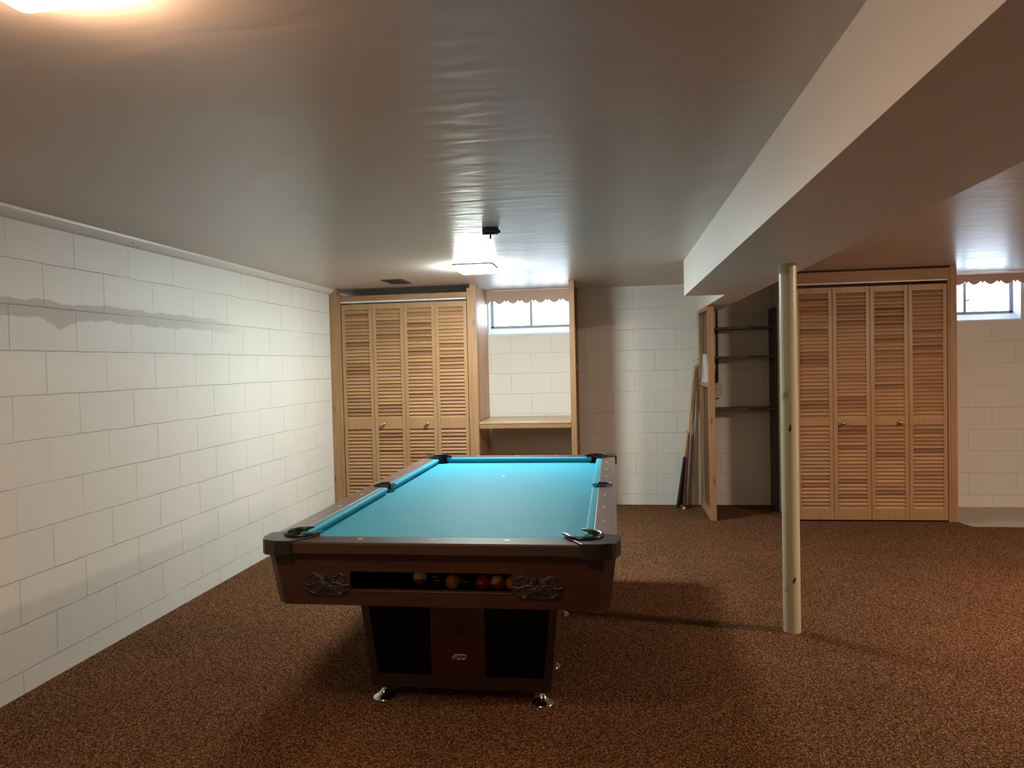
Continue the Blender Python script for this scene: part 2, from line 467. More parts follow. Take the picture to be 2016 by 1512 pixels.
struct('floor', MB().box(XL - .2, XR + .2, YN - .2, YB + .2, SLAB - .1, SLAB), M['concrete'])
struct('ceiling', MB().box(XL - .2, XR + .2, YN - .2, YB + .6, H, H + .12), M['ceil'])
struct('wall_left', MB().box(XL - .2, XL, YN - .2, YB + .2, SLAB - .1, H), M['wall_left'])
struct('wall_right', MB().box(XR, XR + .2, YN - .2, YB + .2, SLAB - .1, H), M['plaster'])
struct('wall_near', MB().box(XL, XR, YN - .2, YN, SLAB - .1, H), M['plaster'])
W1, W2, WZ = (-1.232, -0.382), (2.875, 3.725), 1.722       # window openings
wb = MB()
xs = [XL, W1[0], W1[1], W2[0], W2[1], XR]
wb.box(XL, XR, YB, YB + .2, SLAB - .1, WZ)
for a, b_ in ((xs[0], xs[1]), (xs[2], xs[3]), (xs[4], xs[5])):
    wb.box(a, b_, YB, YB + .2, WZ, H)
struct('wall_back', wb, M['wall_back'])

# ceiling beam: wide box, then a narrower one carried on to the back wall
struct('trim_1', MB().prism([(0.54, YN), (1.03, YN), (1.03, YB), (0.835, YB), (0.835, 5.52), (0.54, 5.52)], 1.888, H), M['beam'])
# cove moulding on the left wall, flat strip on the back wall
cv = [(0, 0), (0.052, 0), (0.050, -0.012), (0.040, -0.026), (0.024, -0.040), (0.0, -0.047)]
mb = MB(); mb.loft([[(XL + a, y, H + c) for a, c in cv] for y in (YN, YF + .02)])
struct('trim_2', mb, M['white'])
mb = MB().box(-0.315, 0.835, YB - .006, YB, H - .03, H)
struct('trim_3', mb, M['white'])
mb = MB().box(2.86, XR, YB - .05, YB - .035, H - .012, H)
struct('trim_4', mb, M['white'])

# windows
def window(n, x0, x1):
    r = tag(empty('window_%d' % n, ((x0 + x1) / 2, YB + .1, WZ), None, None), kind='structure')
    yg = YB + .135
    MB().hexa([(x0, YB - .004, WZ - .02), (x1, YB - .004, WZ - .02), (x1, yg + .03, WZ - .02), (x0, yg + .03, WZ - .02),
               (x0, YB - .004, WZ), (x1, YB - .004, WZ), (x1, yg + .03, 1.795), (x0, yg + .03, 1.795)]).build('window_sill', M['sill'], r, bevel=.003)
    j = MB(); j.box(x0 - .001, x0 + .012, YB, yg + .06, WZ, H); j.box(x1 - .012, x1 + .001, YB, yg + .06, WZ, H)
    j.build('window_jamb', M['sill'], r)
    fr = MB(); a, b_, z0, z1 = x0 + .012, x1 - .012, 1.785, H
    fr.box(a, a + .028, yg, yg + .035, z0, z1); fr.box(b_ - .028, b_, yg, yg + .035, z0, z1)
    fr.box(a, b_, yg, yg + .035, z0, z0 + .022); fr.box(a, b_, yg, yg + .035, z1 - .03, z1)
    fr.build('window_frame', M['steel'], r, bevel=.003)
    xm = (x0 + x1) / 2
    MB().box(xm - .012, xm + .012, yg + .005, yg + .03, z0 + .02, z1 - .03).build('mullion', M['steel'], r)
    MB().box(a + .02, b_ - .02, yg + .016, yg + .020, z0 + .015, z1 - .02).build('window_pane', M['glass'], r)
    return r
window(1, *W1); window(2, *W2)

# carpet with the cut-out of bare concrete at the far right
pts = [(XL, YN), (XR, YN), (XR, 6.33), (3.6, 6.332), (3.3, 6.328), (3.05, 6.334), (2.91, 6.333), (2.888, 6.36), (2.862, 6.46), (2.858, YB), (XL, YB)]
c = MB().prism(pts, SLAB, 0.0).build('wall_to_wall_carpet', M['carpet'])
tag(c, 'rust-brown loop pile carpet covering the basement floor', 'carpet')

# ------------------------------------------------------------------ closets
def spin_knob(parent, x, z, y=YF):
    MB().lathe([(0.0001, -0.004), (0.016, -0.003), (0.016, 0.001), (0.008, 0.004), (0.007, 0.014), (0.014, 0.018), (0.0195, 0.025), (0.0185, 0.031), (0.011, 0.037), (0.0001, 0.038)],
               (x, y, z), 'y', 24).build('knob', M['brass'], parent, smooth=True)

def door_panel(root, x0, x1, z0, z1, zm0, zm1, zb, zt, knob=None, lean=0.0):
    y0, y1 = YF, YF + .026
    sw = 0.034
    fr = MB()
    fr.box(x0 + .0015, x0 + sw, y0, y1, z0, z1); fr.box(x1 - sw, x1 - .0015, y0, y1, z0, z1)
    fr.box(x0 + sw, x1 - sw, y0 + .002, y1 - .002, z0, zb)
    fr.box(x0 + sw, x1 - sw, y0 + .002, y1 - .002, zm0, zm1)
    fr.box(x0 + sw, x1 - sw, y0 + .002, y1 - .002, zt, z1)
    p = fr.build('door_panel', M['stile'], root, bevel=.002)
    sl = MB()
    a, b_ = x0 + sw - .003, x1 - sw + .003
    for lo, hi in ((zb, zm0), (zm1, zt)):
        n = int(round((hi - lo) / .0325)); st = (hi - lo) / n
        for i in range(n):
            z = lo + (i + .5) * st
            # slat tilted so that its front edge hangs lower
            yf, yb = y0 + .003, y1 - .003
            t = .0032
            sl.hexa([(a, yf, z - .018 - t), (b_, yf, z - .018 - t), (b_, yb, z + .012 - t), (a, yb, z + .012 - t),
                     (a, yf, z - .018 + t), (b_, yf, z - .018 + t), (b_, yb, z + .012 + t), (a, yb, z + .012 + t)])
    sl.build('louver_slats', M['slat'], p)
    if knob: spin_knob(p, knob[0], knob[1])
    return p

# left closet
r = empty('louvered_closet', (-1.9, YF, SLAB), 'closet of four louvered bifold doors between the white block wall and the desk nook', 'closet')
r.location.z = 0
MB().box(XL + .001, -2.535, YF - .005, YF + .084, 0, H - .001).build('stud', M['pine'], r, bevel=.003)
MB().box(-2.535, -2.503, YF - .002, YF + .084, 0, 2.095).build('jamb', M['pine'], r, bevel=.002)
MB().box(-1.300, -1.272, YF - .002, YF + .084, 0, 2.12).build('jamb', M['pine'], r, bevel=.002)
MB().box(-2.503, -1.300, YF - .004, YF + .034, 2.030, 2.083).build('header', M['pine_x'], r, bevel=.002)
MB().box(-2.495, -1.308, YF - .010, YF + .012, 2.018, 2.030).build('door_track', M['white'], r)
MB().box(-1.272, -1.212, YF - .008, YF + .080, 0, H - .001).build('post', M['pine'], r, bevel=.003)
MB().box(-1.245, -1.233, YF + .080, YB - .001, 0, H - .001).build('side_panel', M['ply'], r)
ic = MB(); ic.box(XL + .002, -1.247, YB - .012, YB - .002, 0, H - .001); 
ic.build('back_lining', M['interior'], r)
ks = {1: (-2.112, .884), 2: (-1.695, .886)}
bx = [-2.497, -2.199, -1.901, -1.603, -1.305]
for i in range(4):
    door_panel(r, bx[i], bx[i + 1], .014, 2.004, .838, .940, .125, 1.952, ks.get(i))
# right closet
r = empty('louvered_closet', (2.18, YF, 0), 'red-brown closet of four louvered bifold doors behind the round steel post', 'closet')
MB().box(1.521, 1.560, YF, YF + .084, 0, H - .012).build('jamb', M['pine'], r, bevel=.002)
MB().box(2.782, 2.800, YF - .001, YF + .084, 0, H - .012).build('jamb', M['pine'], r, bevel=.002)
MB().box(2.800, 2.852, YF - .006, YF + .084, 0, H - .001).build('post', M['pine'], r, bevel=.003)
MB().box(1.521, 2.800, YF - .004, YF + .034, 2.040, H - .016).build('header', M['pine_x'], r, bevel=.002)
MB().box(1.562, 2.779, YF - .010, YF + .012, 2.029, 2.040).build('door_track', M['white'], r)
MB().box(1.512, 1.521, YF, YB - .001, 0, H - .001).build('side_panel', M['plaster'], r)
MB().box(2.843, 2.852, YF + .084, YB - .001, 0, H - .001).build('side_panel', M['ply'], r)
ks = {1: (1.937, .845), 2: (2.398, .845)}
bx = [1.562, 1.866, 2.169, 2.473, 2.778]
for i in range(4):
    door_panel(r, bx[i], bx[i + 1], .014, 2.004, .822, .886, .112, 1.952, ks.get(i))

# ------------------------------------------------------------------ desk nook
r = empty('nook_partition', (-.345, YF, 0), 'pine stud and panel partition at the window nook beside the bare block wall', 'partition')
MB().box(-.372, -.322, YF - .006, YF + .080, 0, H - .001).build('post', M['pine'], r, bevel=.003)
MB().box(-.372, -.362, YF + .080, YB - .001, 0, H - .001).build('panel', M['ply'], r)
MB().box(-.362, -.330, YB - .05, YB - .001, 0, H - .001).build('stud', M['pine'], r)
for z in (.62, 1.35):
    MB().box(-.362, -.334, YF + .08, YB - .05, z, z + .04).build('blocking', M['pine_y'], r)
r = empty('built_in_desk', (-.8, YF, .83), 'narrow wooden counter fixed across the nook under the window', 'desk')
MB().box(-1.210, -.374, YF - .004, YB - .001, .872, .892).build('desktop', M['desk'], r, bevel=.003)
MB().box(-1.210, -.374, YF + .000, YF + .034, .832, .868).build('apron', M['pine_x'], r, bevel=.002)

def valance(x0, x1, ztop, zlow, label, per=.137, phase=0.0):
    pts = [(x0, ztop), (x0, zlow)]
    n = int((x1 - x0) / .0034)
    for i in range(n + 1):
        x = x0 + (x1 - x0) * i / n
        u = ((x - x0 + phase) / per) % 1.0
        if u < .80: z = -.034 * math.sin(PI * u / .80)             # wide scallop
        else: z = -.020 * math.sin(PI * (u - .80) / .20)            # small tooth between two
        pts.append((x, zlow + .032 + z))
    pts += [(x1, ztop)]
    o = MB().prism(pts, YB - .075, YB - .057, lambda a, b_, c_: (a, c_, b_)).build('window_valance', M['valance'], origin=((x0 + x1) / 2, YB - .07, ztop))
    return tag(o, label, 'valance')
valance(-1.231, -.374, H - .002, 2.016, 'scalloped tan valance over the nook window', phase=.06)
valance(2.854, 4.1, H - .014, 2.042, 'scalloped brown valance over the window beside the louvered closet', phase=.03)

# ------------------------------------------------------------------ shelving alcove
r = empty('stud_frame', (.855, 6.85, 0), 'open stud frame wall with knotty uprights beside the leaning cues', 'stud frame')
MB().box(.830, .884, YF - .01, YF + .030, 0.0, 1.876).build('stud', M['pine'], r, bevel=.003)
MB().box(.835, .872, 7.165, 7.205, .040, 1.85).build('stud', M['pine'], r, bevel=.003)
MB().box(.832, .882, YF + .030, 7.215, 0, .038).build('bottom_plate', M['pine_y'], r, bevel=.003)
MB().box(.832, .882, YF + .030, 7.215, 1.852, 1.886).build('top_plate', M['pine_y'], r, bevel=.003)
MB().box(.834, .871, YF + .030, 7.165, 1.168, 1.203).build('blocking', M['pine_y'], r, bevel=.003)
MB().box(.8725, .8825, YF + .030, 7.215, .038, 1.852).build('panel', M['brownpanel'], r)

# white triangle ball rack on the blocking
def tri(s): return [(-s * .5, 0), (s * .5, 0), (0, s * .866)]
mb = MB()
yc, zb_ = 6.90, 1.2045
outer = [(yc - .150, zb_), (yc + .150, zb_), (yc + .012, zb_ + .262), (yc - .012, zb_ + .262)]
inner = [(yc - .108, zb_ + .026), (yc + .108, zb_ + .026), (yc + .004, zb_ + .222), (yc - .004, zb_ + .222)]
rings = []
vo = [[mb.bm.verts.new((x, a, b_)) for a, b_ in q] for x in (.838, .870) for q in (outer, inner)]
for i in range(4):
    j = (i + 1) % 4
    mb.bm.faces.new((vo[0][i], vo[0][j], vo[1][j], vo[1][i])); mb.bm.faces.new((vo[2][i], vo[3][i], vo[3][j], vo[2][j]))
    mb.bm.faces.new((vo[0][i], vo[2][i], vo[2][j], vo[0][j])); mb.bm.faces.new((vo[1][i], vo[1][j], vo[3][j], vo[3][i]))
o = mb.build('ball_rack', M['offwhite'], bevel=.003, origin=(.854, yc, zb_))
tag(o, 'white triangular ball rack standing on the blocking of the stud frame', 'ball rack')

for z, lab in ((1.703, 'dark wall shelf, topmost of the three in the alcove'), (1.432, 'dark wall shelf, middle one of the three in the alcove'), (.945, 'dark wall shelf, lowest of the three in the alcove, just above waist height')):
    o = MB().box(.885, 1.488, 6.962, YB - .001, z - .010, z + .010).build('wall_shelf', M['darkshelf'], bevel=.002, origin=(1.2, 7.1, z))
    tag(o, lab, 'shelf', 'dark shelves in the alcove')
o = MB().box(1.490, 1.511, 6.965, YB - .001, 0, 1.885).build('shelf_upright', M['darkshelf'], bevel=.002, origin=(1.5, 7.1, 0))
tag(o, 'dark upright board carrying the shelf ends against the closet side', 'upright board')
r = empty('wall_outlet', (1.012, YB, 1.123), 'double power outlet with beige plate on the alcove wall', 'outlet')
MB().box(.975, 1.049, YB - .007, YB - .0005, 1.062, 1.184).build('cover_plate', M['ivory'], r, bevel=.002)
for dz in (-.028, .028):
    q = MB().lathe([(.0001, 0), (.0165, 0), (.0165, .009), (.0001, .009)], (1.012, YB - .0005, 1.123 + dz), 'y', 20).build('socket', M['offwhite'], r)
    s_ = MB()
    for dx in (-.006, .006): s_.box(1.012 + dx - .001, 1.012 + dx + .001, YB - .0100, YB - .0094, 1.123 + dz - .004, 1.123 + dz + .006)
    s_.build('slot', M['black'], q)
o = MB().tube([(1.000, YB - .012, 1.19), (1.003, YB - .010, 1.24), (1.008, YB - .009, 1.36), (1.010, YB - .009, 1.69), (1.011, YB - .009, 1.886)], [.015, .013, .009, .008, .008], 8).build('conduit', M['cable'], smooth=True, origin=(1.0, YB, 1.19))
tag(o, 'dark cable running up the alcove wall from the power outlet', 'cable')
o = MB().box(.985, 1.022, YB - .02, YB - .001, 1.035, 1.043).build('peg', M['cable'], origin=(1.0, YB, 1.035))
tag(o, 'small dark peg sticking out under the power outlet', 'peg')

# ------------------------------------------------------------------ steel post
r = empty('support_post', (.896, 3.87, 0), 'round cream-painted steel post with scuffs and chips holding the beam', 'post')
mb = MB().cyl((.896, 3.87, 0), (.896, 3.87, 1.887), .0430, n=48)
mb.build('pipe', M['post'], r, smooth=True)
MB().cyl((.896, 3.87, 1.835), (.896, 3.87, 1.8875), .0436, n=48).build('collar', M['post'], r, smooth=True)

# ------------------------------------------------------------------ cues
def cue(b0, t0, butt, wrap, label, cap=None, ring=None):
    b0, t0 = Vector(b0), Vector(t0)
    d = (t0 - b0)
    r = empty('pool_cue', b0, label, 'cue', 'cues leaning in the corner')
    P = lambda t: b0 + d * t
    def seg(name, a, b_, ra, rb, mat, par=r):
        return MB().cyl(P(a), P(b_), ra, rb, 16).build(name, mat, par, smooth=True)
    seg('bumper', 0, .012, .0150, .0165, cap or M['black'])
    seg('butt', .012, .34, .0165, .0130, butt)
    if wrap: seg('forearm', .34, .50, .0130, .0112, wrap)
    seg('joint', .50, .515, .0116, .0113, ring or M['brass'])
    seg('shaft', .515 if wrap else .515, .982, .0110, .0066, M['maple'])
    if not wrap: seg('forearm', .34, .50, .0130, .0112, M['maple'])
    seg('ferrule', .982, .994, .0066, .0065, M['offwhite'])
    seg('tip', .994, 1.0, .0065, .0055, M['black'])
cue((.600, 7.075, .002), (.820, 7.180, 1.425), M['black'], None, 'pool cue with a black butt, outermost of the leaning cues at floor level')
cue((.652, 7.005, .002), (.779, 7.150, 1.412), M['maroon'], M['umber'], 'pool cue with a maroon butt ending in a white bumper', cap=M['white'])
cue((.632, 7.130, .002), (.797, 7.206, 1.352), M['black'], M['maple'], 'pool cue with a black butt and pale forearm, behind the other black one', cap=M['offwhite'])
cue((.700, 7.120, .002), (.812, 7.207, 1.372), M['umber'], M['umber'], 'pool cue with a brown butt, leaning closest to the stud frame')

# ------------------------------------------------------------------ ceiling things
def ceiling_lamp(x0, y0, mat, label, s=.290):
    x1, y1 = x0 + s, y0 + s
    cx, cy = (x0 + x1) / 2, (y0 + y1) / 2
    r = empty('ceiling_lamp', (cx, cy, H), label, 'ceiling light')
    t = .008
    f = MB()
    f.box(x0, x1, y0, y0 + t, H - .010, H - .0005); f.box(x0, x1, y1 - t, y1, H - .010, H - .0005)
    f.box(x0, x0 + t, y0 + t, y1 - t, H - .010, H - .0005); f.box(x1 - t, x1, y0 + t, y1 - t, H - .010, H - .0005)
    f.build('frame', M['steel'], r)
    MB().box(x0 + t, x1 - t, y0 + t, y1 - t, H - .006, H - .0005).build('backing_pan', M['white'], r)
    h0, rings = s / 2 - .022, []
    for k, (ins, z) in enumerate(((0, -.0065), (.0, -.042), (.004, -.050), (.012, -.055), (.03, -.057))):
        hs = h0 - ins; ring = []
        rad = .016
        for q in range(4):
            a0 = q * PI / 2
            sx, sy = ((1, 1), (-1, 1), (-1, -1), (1, -1))[q]
            for i in range(5):
                a = a0 + i * PI / 8
                ring.append((cx + sx * (hs - rad) + rad * math.cos(a), cy + sy * (hs - rad) + rad * math.sin(a), H + z * .86))
        rings.append(ring)
    MB().loft(rings).build('glass_diffuser', mat, r, smooth=True)
ceiling_lamp(-1.137, 5.175, M['lamp_cool'], 'square flush ceiling light glowing cool white before the window nook')
ceiling_lamp(-1.135, 1.010, M['lamp_warm'], 'warm square ceiling light cut by the upper edge of the picture')
ceiling_lamp(-1.135, -3.10, M['lamp_warm3'], 'third warm square ceiling light of the row, farthest from the window nook')
ceiling_lamp(3.10, 3.30, M['lamp_warm2'], 'warm square ceiling light of the bay beyond the beam')

r = empty('ceiling_canopy', (-.637, 3.885, H), 'small dark round ceiling mount with an empty stub between lamp and table', 'ceiling mount')
MB().lathe([(.0445, 0), (.0445, -.026), (.040, -.028), (.0400, -.010), (.0001, -.010)], (-.637, 3.885, H - .0005), 'z', 32).build('cup', M['darkmetal'], r, smooth=True)
MB().box(-.680, -.594, 3.878, 3.892, H - .034, H - .029).build('strap', M['darkmetal'], r)
MB().cyl((-.637, 3.885, H - .028), (-.637, 3.885, H - .058), .0048, n=12).build('stub', M['darkmetal'], r)
MB().cyl((-.594, 3.885, H - .020), (-.583, 3.885, H - .020), .009, n=12).build('screw', M['darkmetal'], r)

r = empty('ceiling_vent', (-1.825, 6.06, H), 'dark flat vent register in the ceiling above the louvered closet', 'vent')
f = MB(); X0, X1, Y0, Y1 = -1.915, -1.735, 5.915, 6.225
f.box(X0, X1, Y0, Y0 + .018, H - .006, H - .0005); f.box(X0, X1, Y1 - .018, Y1, H - .006, H - .0005)
f.box(X0, X0 + .018, Y0 + .018, Y1 - .018, H - .006, H - .0005); f.box(X1 - .018, X1, Y0 + .018, Y1 - .018, H - .006, H - .0005)
f.build('frame', M['ventm'], r)
f = MB()
for i in range(12):
    y = Y0 + .03 + i * .0225
    f.box(X0 + .018, X1 - .018, y, y + .012, H - .005, H - .001)
f.build('grille', M['ventm'], r)
MB().cyl((-1.757, 5.99, H - .006), (-1.757, 5.99, H - .009), .004, n=10).build('screw', M['chrome'], r)
o = MB().lathe([(.0001, 0), (.011, 0), (.008, .006), (.0001, .007)], (0, 0, 0), 'z', 12).build('nail_head', M['darkmetal'], origin=(0, 0, 0))
o.rotation_euler = (0, PI / 2 + .5, 0); o.location = (XL + .034, 3.649, H - .022)
tag(o, 'dark nail head in the white ceiling moulding over the block wall', 'nail')

# leaf litter lying on the window wells
LEAF = ['thin grey leaf scrap low on the glass, closest to the closet post', 'largest grey leaf scrap, in the middle of the far window glass', 'small grey leaf scrap just below the largest one', 'grey leaf scrap right beside the window mullion', 'leaf scrap at upper right of the far window, upper of a pair', 'leaf scrap at upper right of the far window, lower of a pair', 'grey leaf scrap close under the valance edge', 'topmost grey leaf scrap in the corner of the far window', 'tiny grey leaf scrap between the largest one and the window edge']
for i, (x, z, w) in enumerate(((3.03, 1.90, .03), (3.33, 1.915, .045), (3.44, 1.89, .02), (3.20, 1.935, .02), (3.55, 1.97, .018), (3.58, 1.955, .018), (3.50, 1.995, .016), (3.62, 2.01, .02), (3.47, 1.905, .012))):
    y = YB + .1575
    o = MB().prism([(-w * .5, -.002), (-w * .1, -w * .16), (w * .35, -w * .1), (w * .5, .0), (w * .2, w * .2), (-w * .2, w * .12)], -.0007, .0007, lambda a, b_, c_: (a, c_, b_)).build('leaf_fragment', M['leaf'], origin=(0, 0, 0))
    o.location = (x, y, z)
    tag(o, LEAF[i], 'leaf scrap', 'leaf scraps on the far window')

# ------------------------------------------------------------------ pool table
TX0, TX1, TY0, TY1, TZ = -1.280, .008, 2.455, 4.905, .790
TXC, TYC = (TX0 + TX1) / 2, (TY0 + TY1) / 2
T = empty('pool_table', (TXC, TYC, 0), 'pool table with blue cloth, dark walnut body and black pockets', 'pool table')
CR, CC = .058, .118                                   # corner pocket radius and centre from the outer corner
SR, SCX = .052, .078                                  # side pocket
corners = [(TX0, TY0, 1, 1), (TX1, TY0, -1, 1), (TX1, TY1, -1, -1), (TX0, TY1, 1, -1)]

def arc(cx, cy, r_, a0, a1, n=14): return [(cx + r_ * math.cos(a0 + (a1 - a0) * i / n), cy + r_ * math.sin(a0 + (a1 - a0) * i / n)) for i in range(n + 1)]
# slate bed under the cloth, notched for the pockets
bx0, bx1, by0, by1 = TX0 + .085, TX1 - .085, TY0 + .085, TY1 - .085
off = CC - .085
th = math.asin(off / CR)
P_ = []
P_ += arc(bx0 + off, by0 + off, CR, PI + th - PI / 2 - 0.0 if False else PI - (-th) - 0.0, 0, 1)[:0]
def corner_notch(cx, cy, sx, sy):
    # from the crossing on the vertical edge through the inside to the crossing on the horizontal edge
    a = math.atan2(math.sqrt(CR**2 - off**2), -off)      # on the vertical edge (u side), canonical sx=sy=1
    b_ = math.atan2(-off, math.sqrt(CR**2 - off**2))
    pts = [(CR * math.cos(a + (b_ - a) * i / 14), CR * math.sin(a + (b_ - a) * i / 14)) for i in range(15)]
    return [(cx + sx * u, cy + sy * v) for u, v in pts]
so = SCX - .085
def side_notch(cx, cy, sx):
    t = math.acos(max(-1, min(1, (.085 - SCX) / SR)))
    pts = [(SR * math.cos(t - 2 * t * i / 16), SR * math.sin(t - 2 * t * i / 16)) for i in range(17)]
    return [(cx + sx * u, cy + v) for u, v in pts]
seq = []
seq += corner_notch(TX0 + CC, TY0 + CC, 1, 1)                    # ends on the near edge
seq += corner_notch(TX1 - CC, TY0 + CC, -1, 1)[::-1]
seq += side_notch(TX1 - SCX, TYC, -1)[::-1]
seq += corner_notch(TX1 - CC, TY1 - CC, -1, -1)
seq += corner_notch(TX0 + CC, TY1 - CC, 1, -1)[::-1]
seq += side_notch(TX0 + SCX, TYC, 1)
bed = MB().prism(seq, .725, .755).build('playing_bed', M['cloth'], T)
tag(bed, 'blue-green cloth bed')
MB().lathe([(.0001, 0), (.012, 0), (.012, .0006), (.0001, .0006)], (-.643, 4.19, .7552), 'z', 20).build('foot_spot', M['white'], bed)
for x, y in ((-1.04, 2.77), (-.985, 3.02)):
    MB().lathe([(.0001, 0), (.0035, 0), (.0035, .002), (.0001, .002)], (x, y, .7552), 'z', 8).build('chalk_speck', M['white'], bed)

# cushions
def cushion(p0, p1, inward, e0, e1, name='cushion'):
    """back line p0-p1 on the rail, inward unit vector; e0, e1 how far the ends are cut back at the nose"""
    p0, p1, inward = Vector((*p0, 0)), Vector((*p1, 0)), Vector((*inward, 0))
    d = (p1 - p0).normalized()
    prof = [(0, .788), (.022, .789), (.031, .785), (.034, .778), (.018, .756), (0, .756)]
    mb = MB(); r0 = []; r1 = []
    for w, z in prof:
        r0.append(p0 + inward * w + d * (e0 * w / .034) + Vector((0, 0, z)))
        r1.append(p1 + inward * w - d * (e1 * w / .034) + Vector((0, 0, z)))
    mb.loft([r0, r1])
    mb.build(name, M['cloth'], T, smooth=False, bevel=.002)
RW = .088                                               # wood width of the side rails
CE = .155
ex = .030
cushion((TX0 + RW, TY0 + CE), (TX0 + RW, TYC - .060), (1, 0), ex, .014)
cushion((TX0 + RW, TYC + .060), (TX0 + RW, TY1 - CE), (1, 0), .014, ex)
cushion((TX1 - RW, TY0 + CE), (TX1 - RW, TYC - .060), (-1, 0), ex, .014)
cushion((TX1 - RW, TYC + .060), (TX1 - RW, TY1 - CE), (-1, 0), .014, ex)
cushion((TX0 + CE, TY0 + .100), (TX1 - CE, TY0 + .100), (0, 1), ex, ex)
cushion((TX0 + CE, TY1 - .100), (TX1 - CE, TY1 - .100), (0, -1), ex, ex)

# wood rails
def side_rail(xo, sx):
    t = math.acos((RW - SCX) / SR)
    notch = [(SCX + SR * math.cos(t + (2 * PI - 2 * t) * i / 18), SR * math.sin(t + (2 * PI - 2 * t) * i / 18)) for i in range(19)]
    Lh = (TY1 - TY0) / 2
    pts = [(0, -Lh + .080), (.045, -Lh + .125), (.060, -Lh + .165), (RW, -Lh + .185)]
    pts += [(u, v) for u, v in reversed(notch)]
    pts += [(RW, Lh - .185), (.060, Lh - .165), (.045, Lh - .125), (0, Lh - .080)]
    q = [(xo + sx * u, TYC + v) for u, v in pts]
    o = MB().prism(q, .746, TZ).build('side_rail', M['walnut_y'], T, bevel=.004)
    dx = xo + sx * .052
    for k in (-3, -2, -1, 1, 2, 3):
        y = TYC + k * .2815
        MB().prism([(dx + .0065 * math.cos(a * PI / 8), y + .0085 * math.sin(a * PI / 8)) for a in range(16)], TZ - .001, TZ + .0012).build('sight_inlay', M['pearl'], o)
side_rail(TX0, 1); side_rail(TX1, -1)
def end_rail(yo, sy):
    w = TX1 - TX0
    pts = [(.080, 0), (w - .080, 0), (w - .125, .045), (w - .165, .070), (w - .178, .100), (.178, .100), (.165, .070), (.125, .045)]
    o = MB().prism([(TX0 + u, yo + sy * v) for u, v in pts], .746, TZ).build('end_rail', M['walnut'], T, bevel=.006, seg=3)
    for k in (-1, 0, 1):
        x = TXC + k * .269 - .012
        y = yo + sy * .056
        MB().prism([(x + .0095 * math.cos(a * PI / 8), y + .0065 * math.sin(a * PI / 8)) for a in range(16)], TZ - .001, TZ + .0012).build('sight_inlay', M['pearl'], o)
end_rail(TY0, 1); end_rail(TY1, -1)

# pocket castings
def corner_pocket(xo, yo, sx, sy):
    W = lambda u, v, z: (xo + sx * u, yo + sy * v, z)
    body = [(.190, .108), (.122, -.010), (.064, -.010), (.020, .006), (.006, .020), (-.010, .064), (-.010, .122), (.108, .190)]
    a0, a1 = math.radians(102), math.radians(348)
    hole = arc(CC, CC, CR, a0, a1, 20)
    mb = MB(); mb.prism(body + hole, .742, .7965, W)
    o = mb.build('corner_casting', M['casting'], T, bevel=.003)
    lip = [(.108 + .030, .190 + .006)]
    ring = arc(CC, CC, CR + .004, math.radians(98), math.radians(352), 24)
    pts = [(.128, .196)] + ring + [(.196, .128)]
    MB().tube([W(u, v, .800) for u, v in pts], [.003] + [.0065] * len(ring) + [.003], 8).build('casting_lip', M['casting'], o, smooth=True)
    ln = MB(); n = 28
    rings = [[W(CC + r_ * math.cos(2 * PI * i / n), CC + r_ * math.sin(2 * PI * i / n), z) for i in range(n)] for r_, z in ((CR + .002, .745), (CR - .003, .64), (.03, .615))]
    ln.loft(rings, False); ln.bm.faces.new([v for v in ln.bm.verts][-n:])
    ln.build('pocket_liner', M['black'], o, smooth=True)
for c_ in corners: corner_pocket(*c_)
def side_pocket(xo, sx):
    cx = xo + sx * SCX
    W = lambda u, v, z: (cx + sx * u, TYC + v, z)
    ring = arc(0, 0, SR + .002, math.radians(78), math.radians(282), 24)
    o = MB().tube([W(u + (.0 if 0 < i < 24 else .0), v, .7925) for i, (u, v) in enumerate(ring)], .006, 8).build('side_pocket_rim', M['casting'], T, smooth=True)
    wall = MB(); n = 24
    a = [math.radians(70 + 220 * i / n) for i in range(n + 1)]
    wall.loft([[W((SR + .0005) * math.cos(t), (SR + .0005) * math.sin(t), z) for t in a] for z in (.789, .735)], False, False)
    wall.build('pocket_wall', M['black'], o)
    ln = MB(); n = 28
    rings = [[W(r_ * math.cos(2 * PI * i / n), r_ * math.sin(2 * PI * i / n), z) for i in range(n)] for r_, z in ((SR + .002, .745), (SR - .003, .64), (.03, .615))]
    ln.loft(rings, False); ln.bm.faces.new([v for v in ln.bm.verts][-n:])
    ln.build('pocket_liner', M['black'], o, smooth=True)
side_pocket(TX0, 1); side_pocket(TX1, -1)

# tapering apron, eight-sided
ZT, ZA = .7455, .5475
def at(z, which):
    k = (ZT - z)
    return {'xl': TX0 + .006 + k * .13, 'xr': TX1 - .006 - k * .13, 'yn': TY0 + .028 + k * .13, 'yf': TY1 - .028 - k * .13}[which]
CH = .038
th_ = .022
def wallpiece(mb, fa, fb, z0, z1):
    """strip between two plan points (functions of z giving outer and inner)"""
    pts = []
    for z in (z0, z1):
        (ax, ay, aix, aiy), (bx_, by_, bix, biy) = fa(z), fb(z)
        pts.append([(ax, ay, z), (bx_, by_, z), (bix, biy, z), (aix, aiy, z)])
    mb.hexa(pts[0] + pts[1])
SX0, SX1, SZ0, SZ1 = -.953, -.363, .606, .677
fr = MB()
def fpt(x, t=th_): return lambda z: (x if x is not None else 0, at(z, 'yn'), x if x is not None else 0, at(z, 'yn') + t)
def fl(z): return (at(z, 'xl') + CH, at(z, 'yn'), at(z, 'xl') + CH, at(z, 'yn') + th_)
def frt(z): return (at(z, 'xr') - CH, at(z, 'yn'), at(z, 'xr') - CH, at(z, 'yn') + th_)
wallpiece(fr, fl, frt, SZ1, ZT); wallpiece(fr, fl, frt, ZA, SZ0)
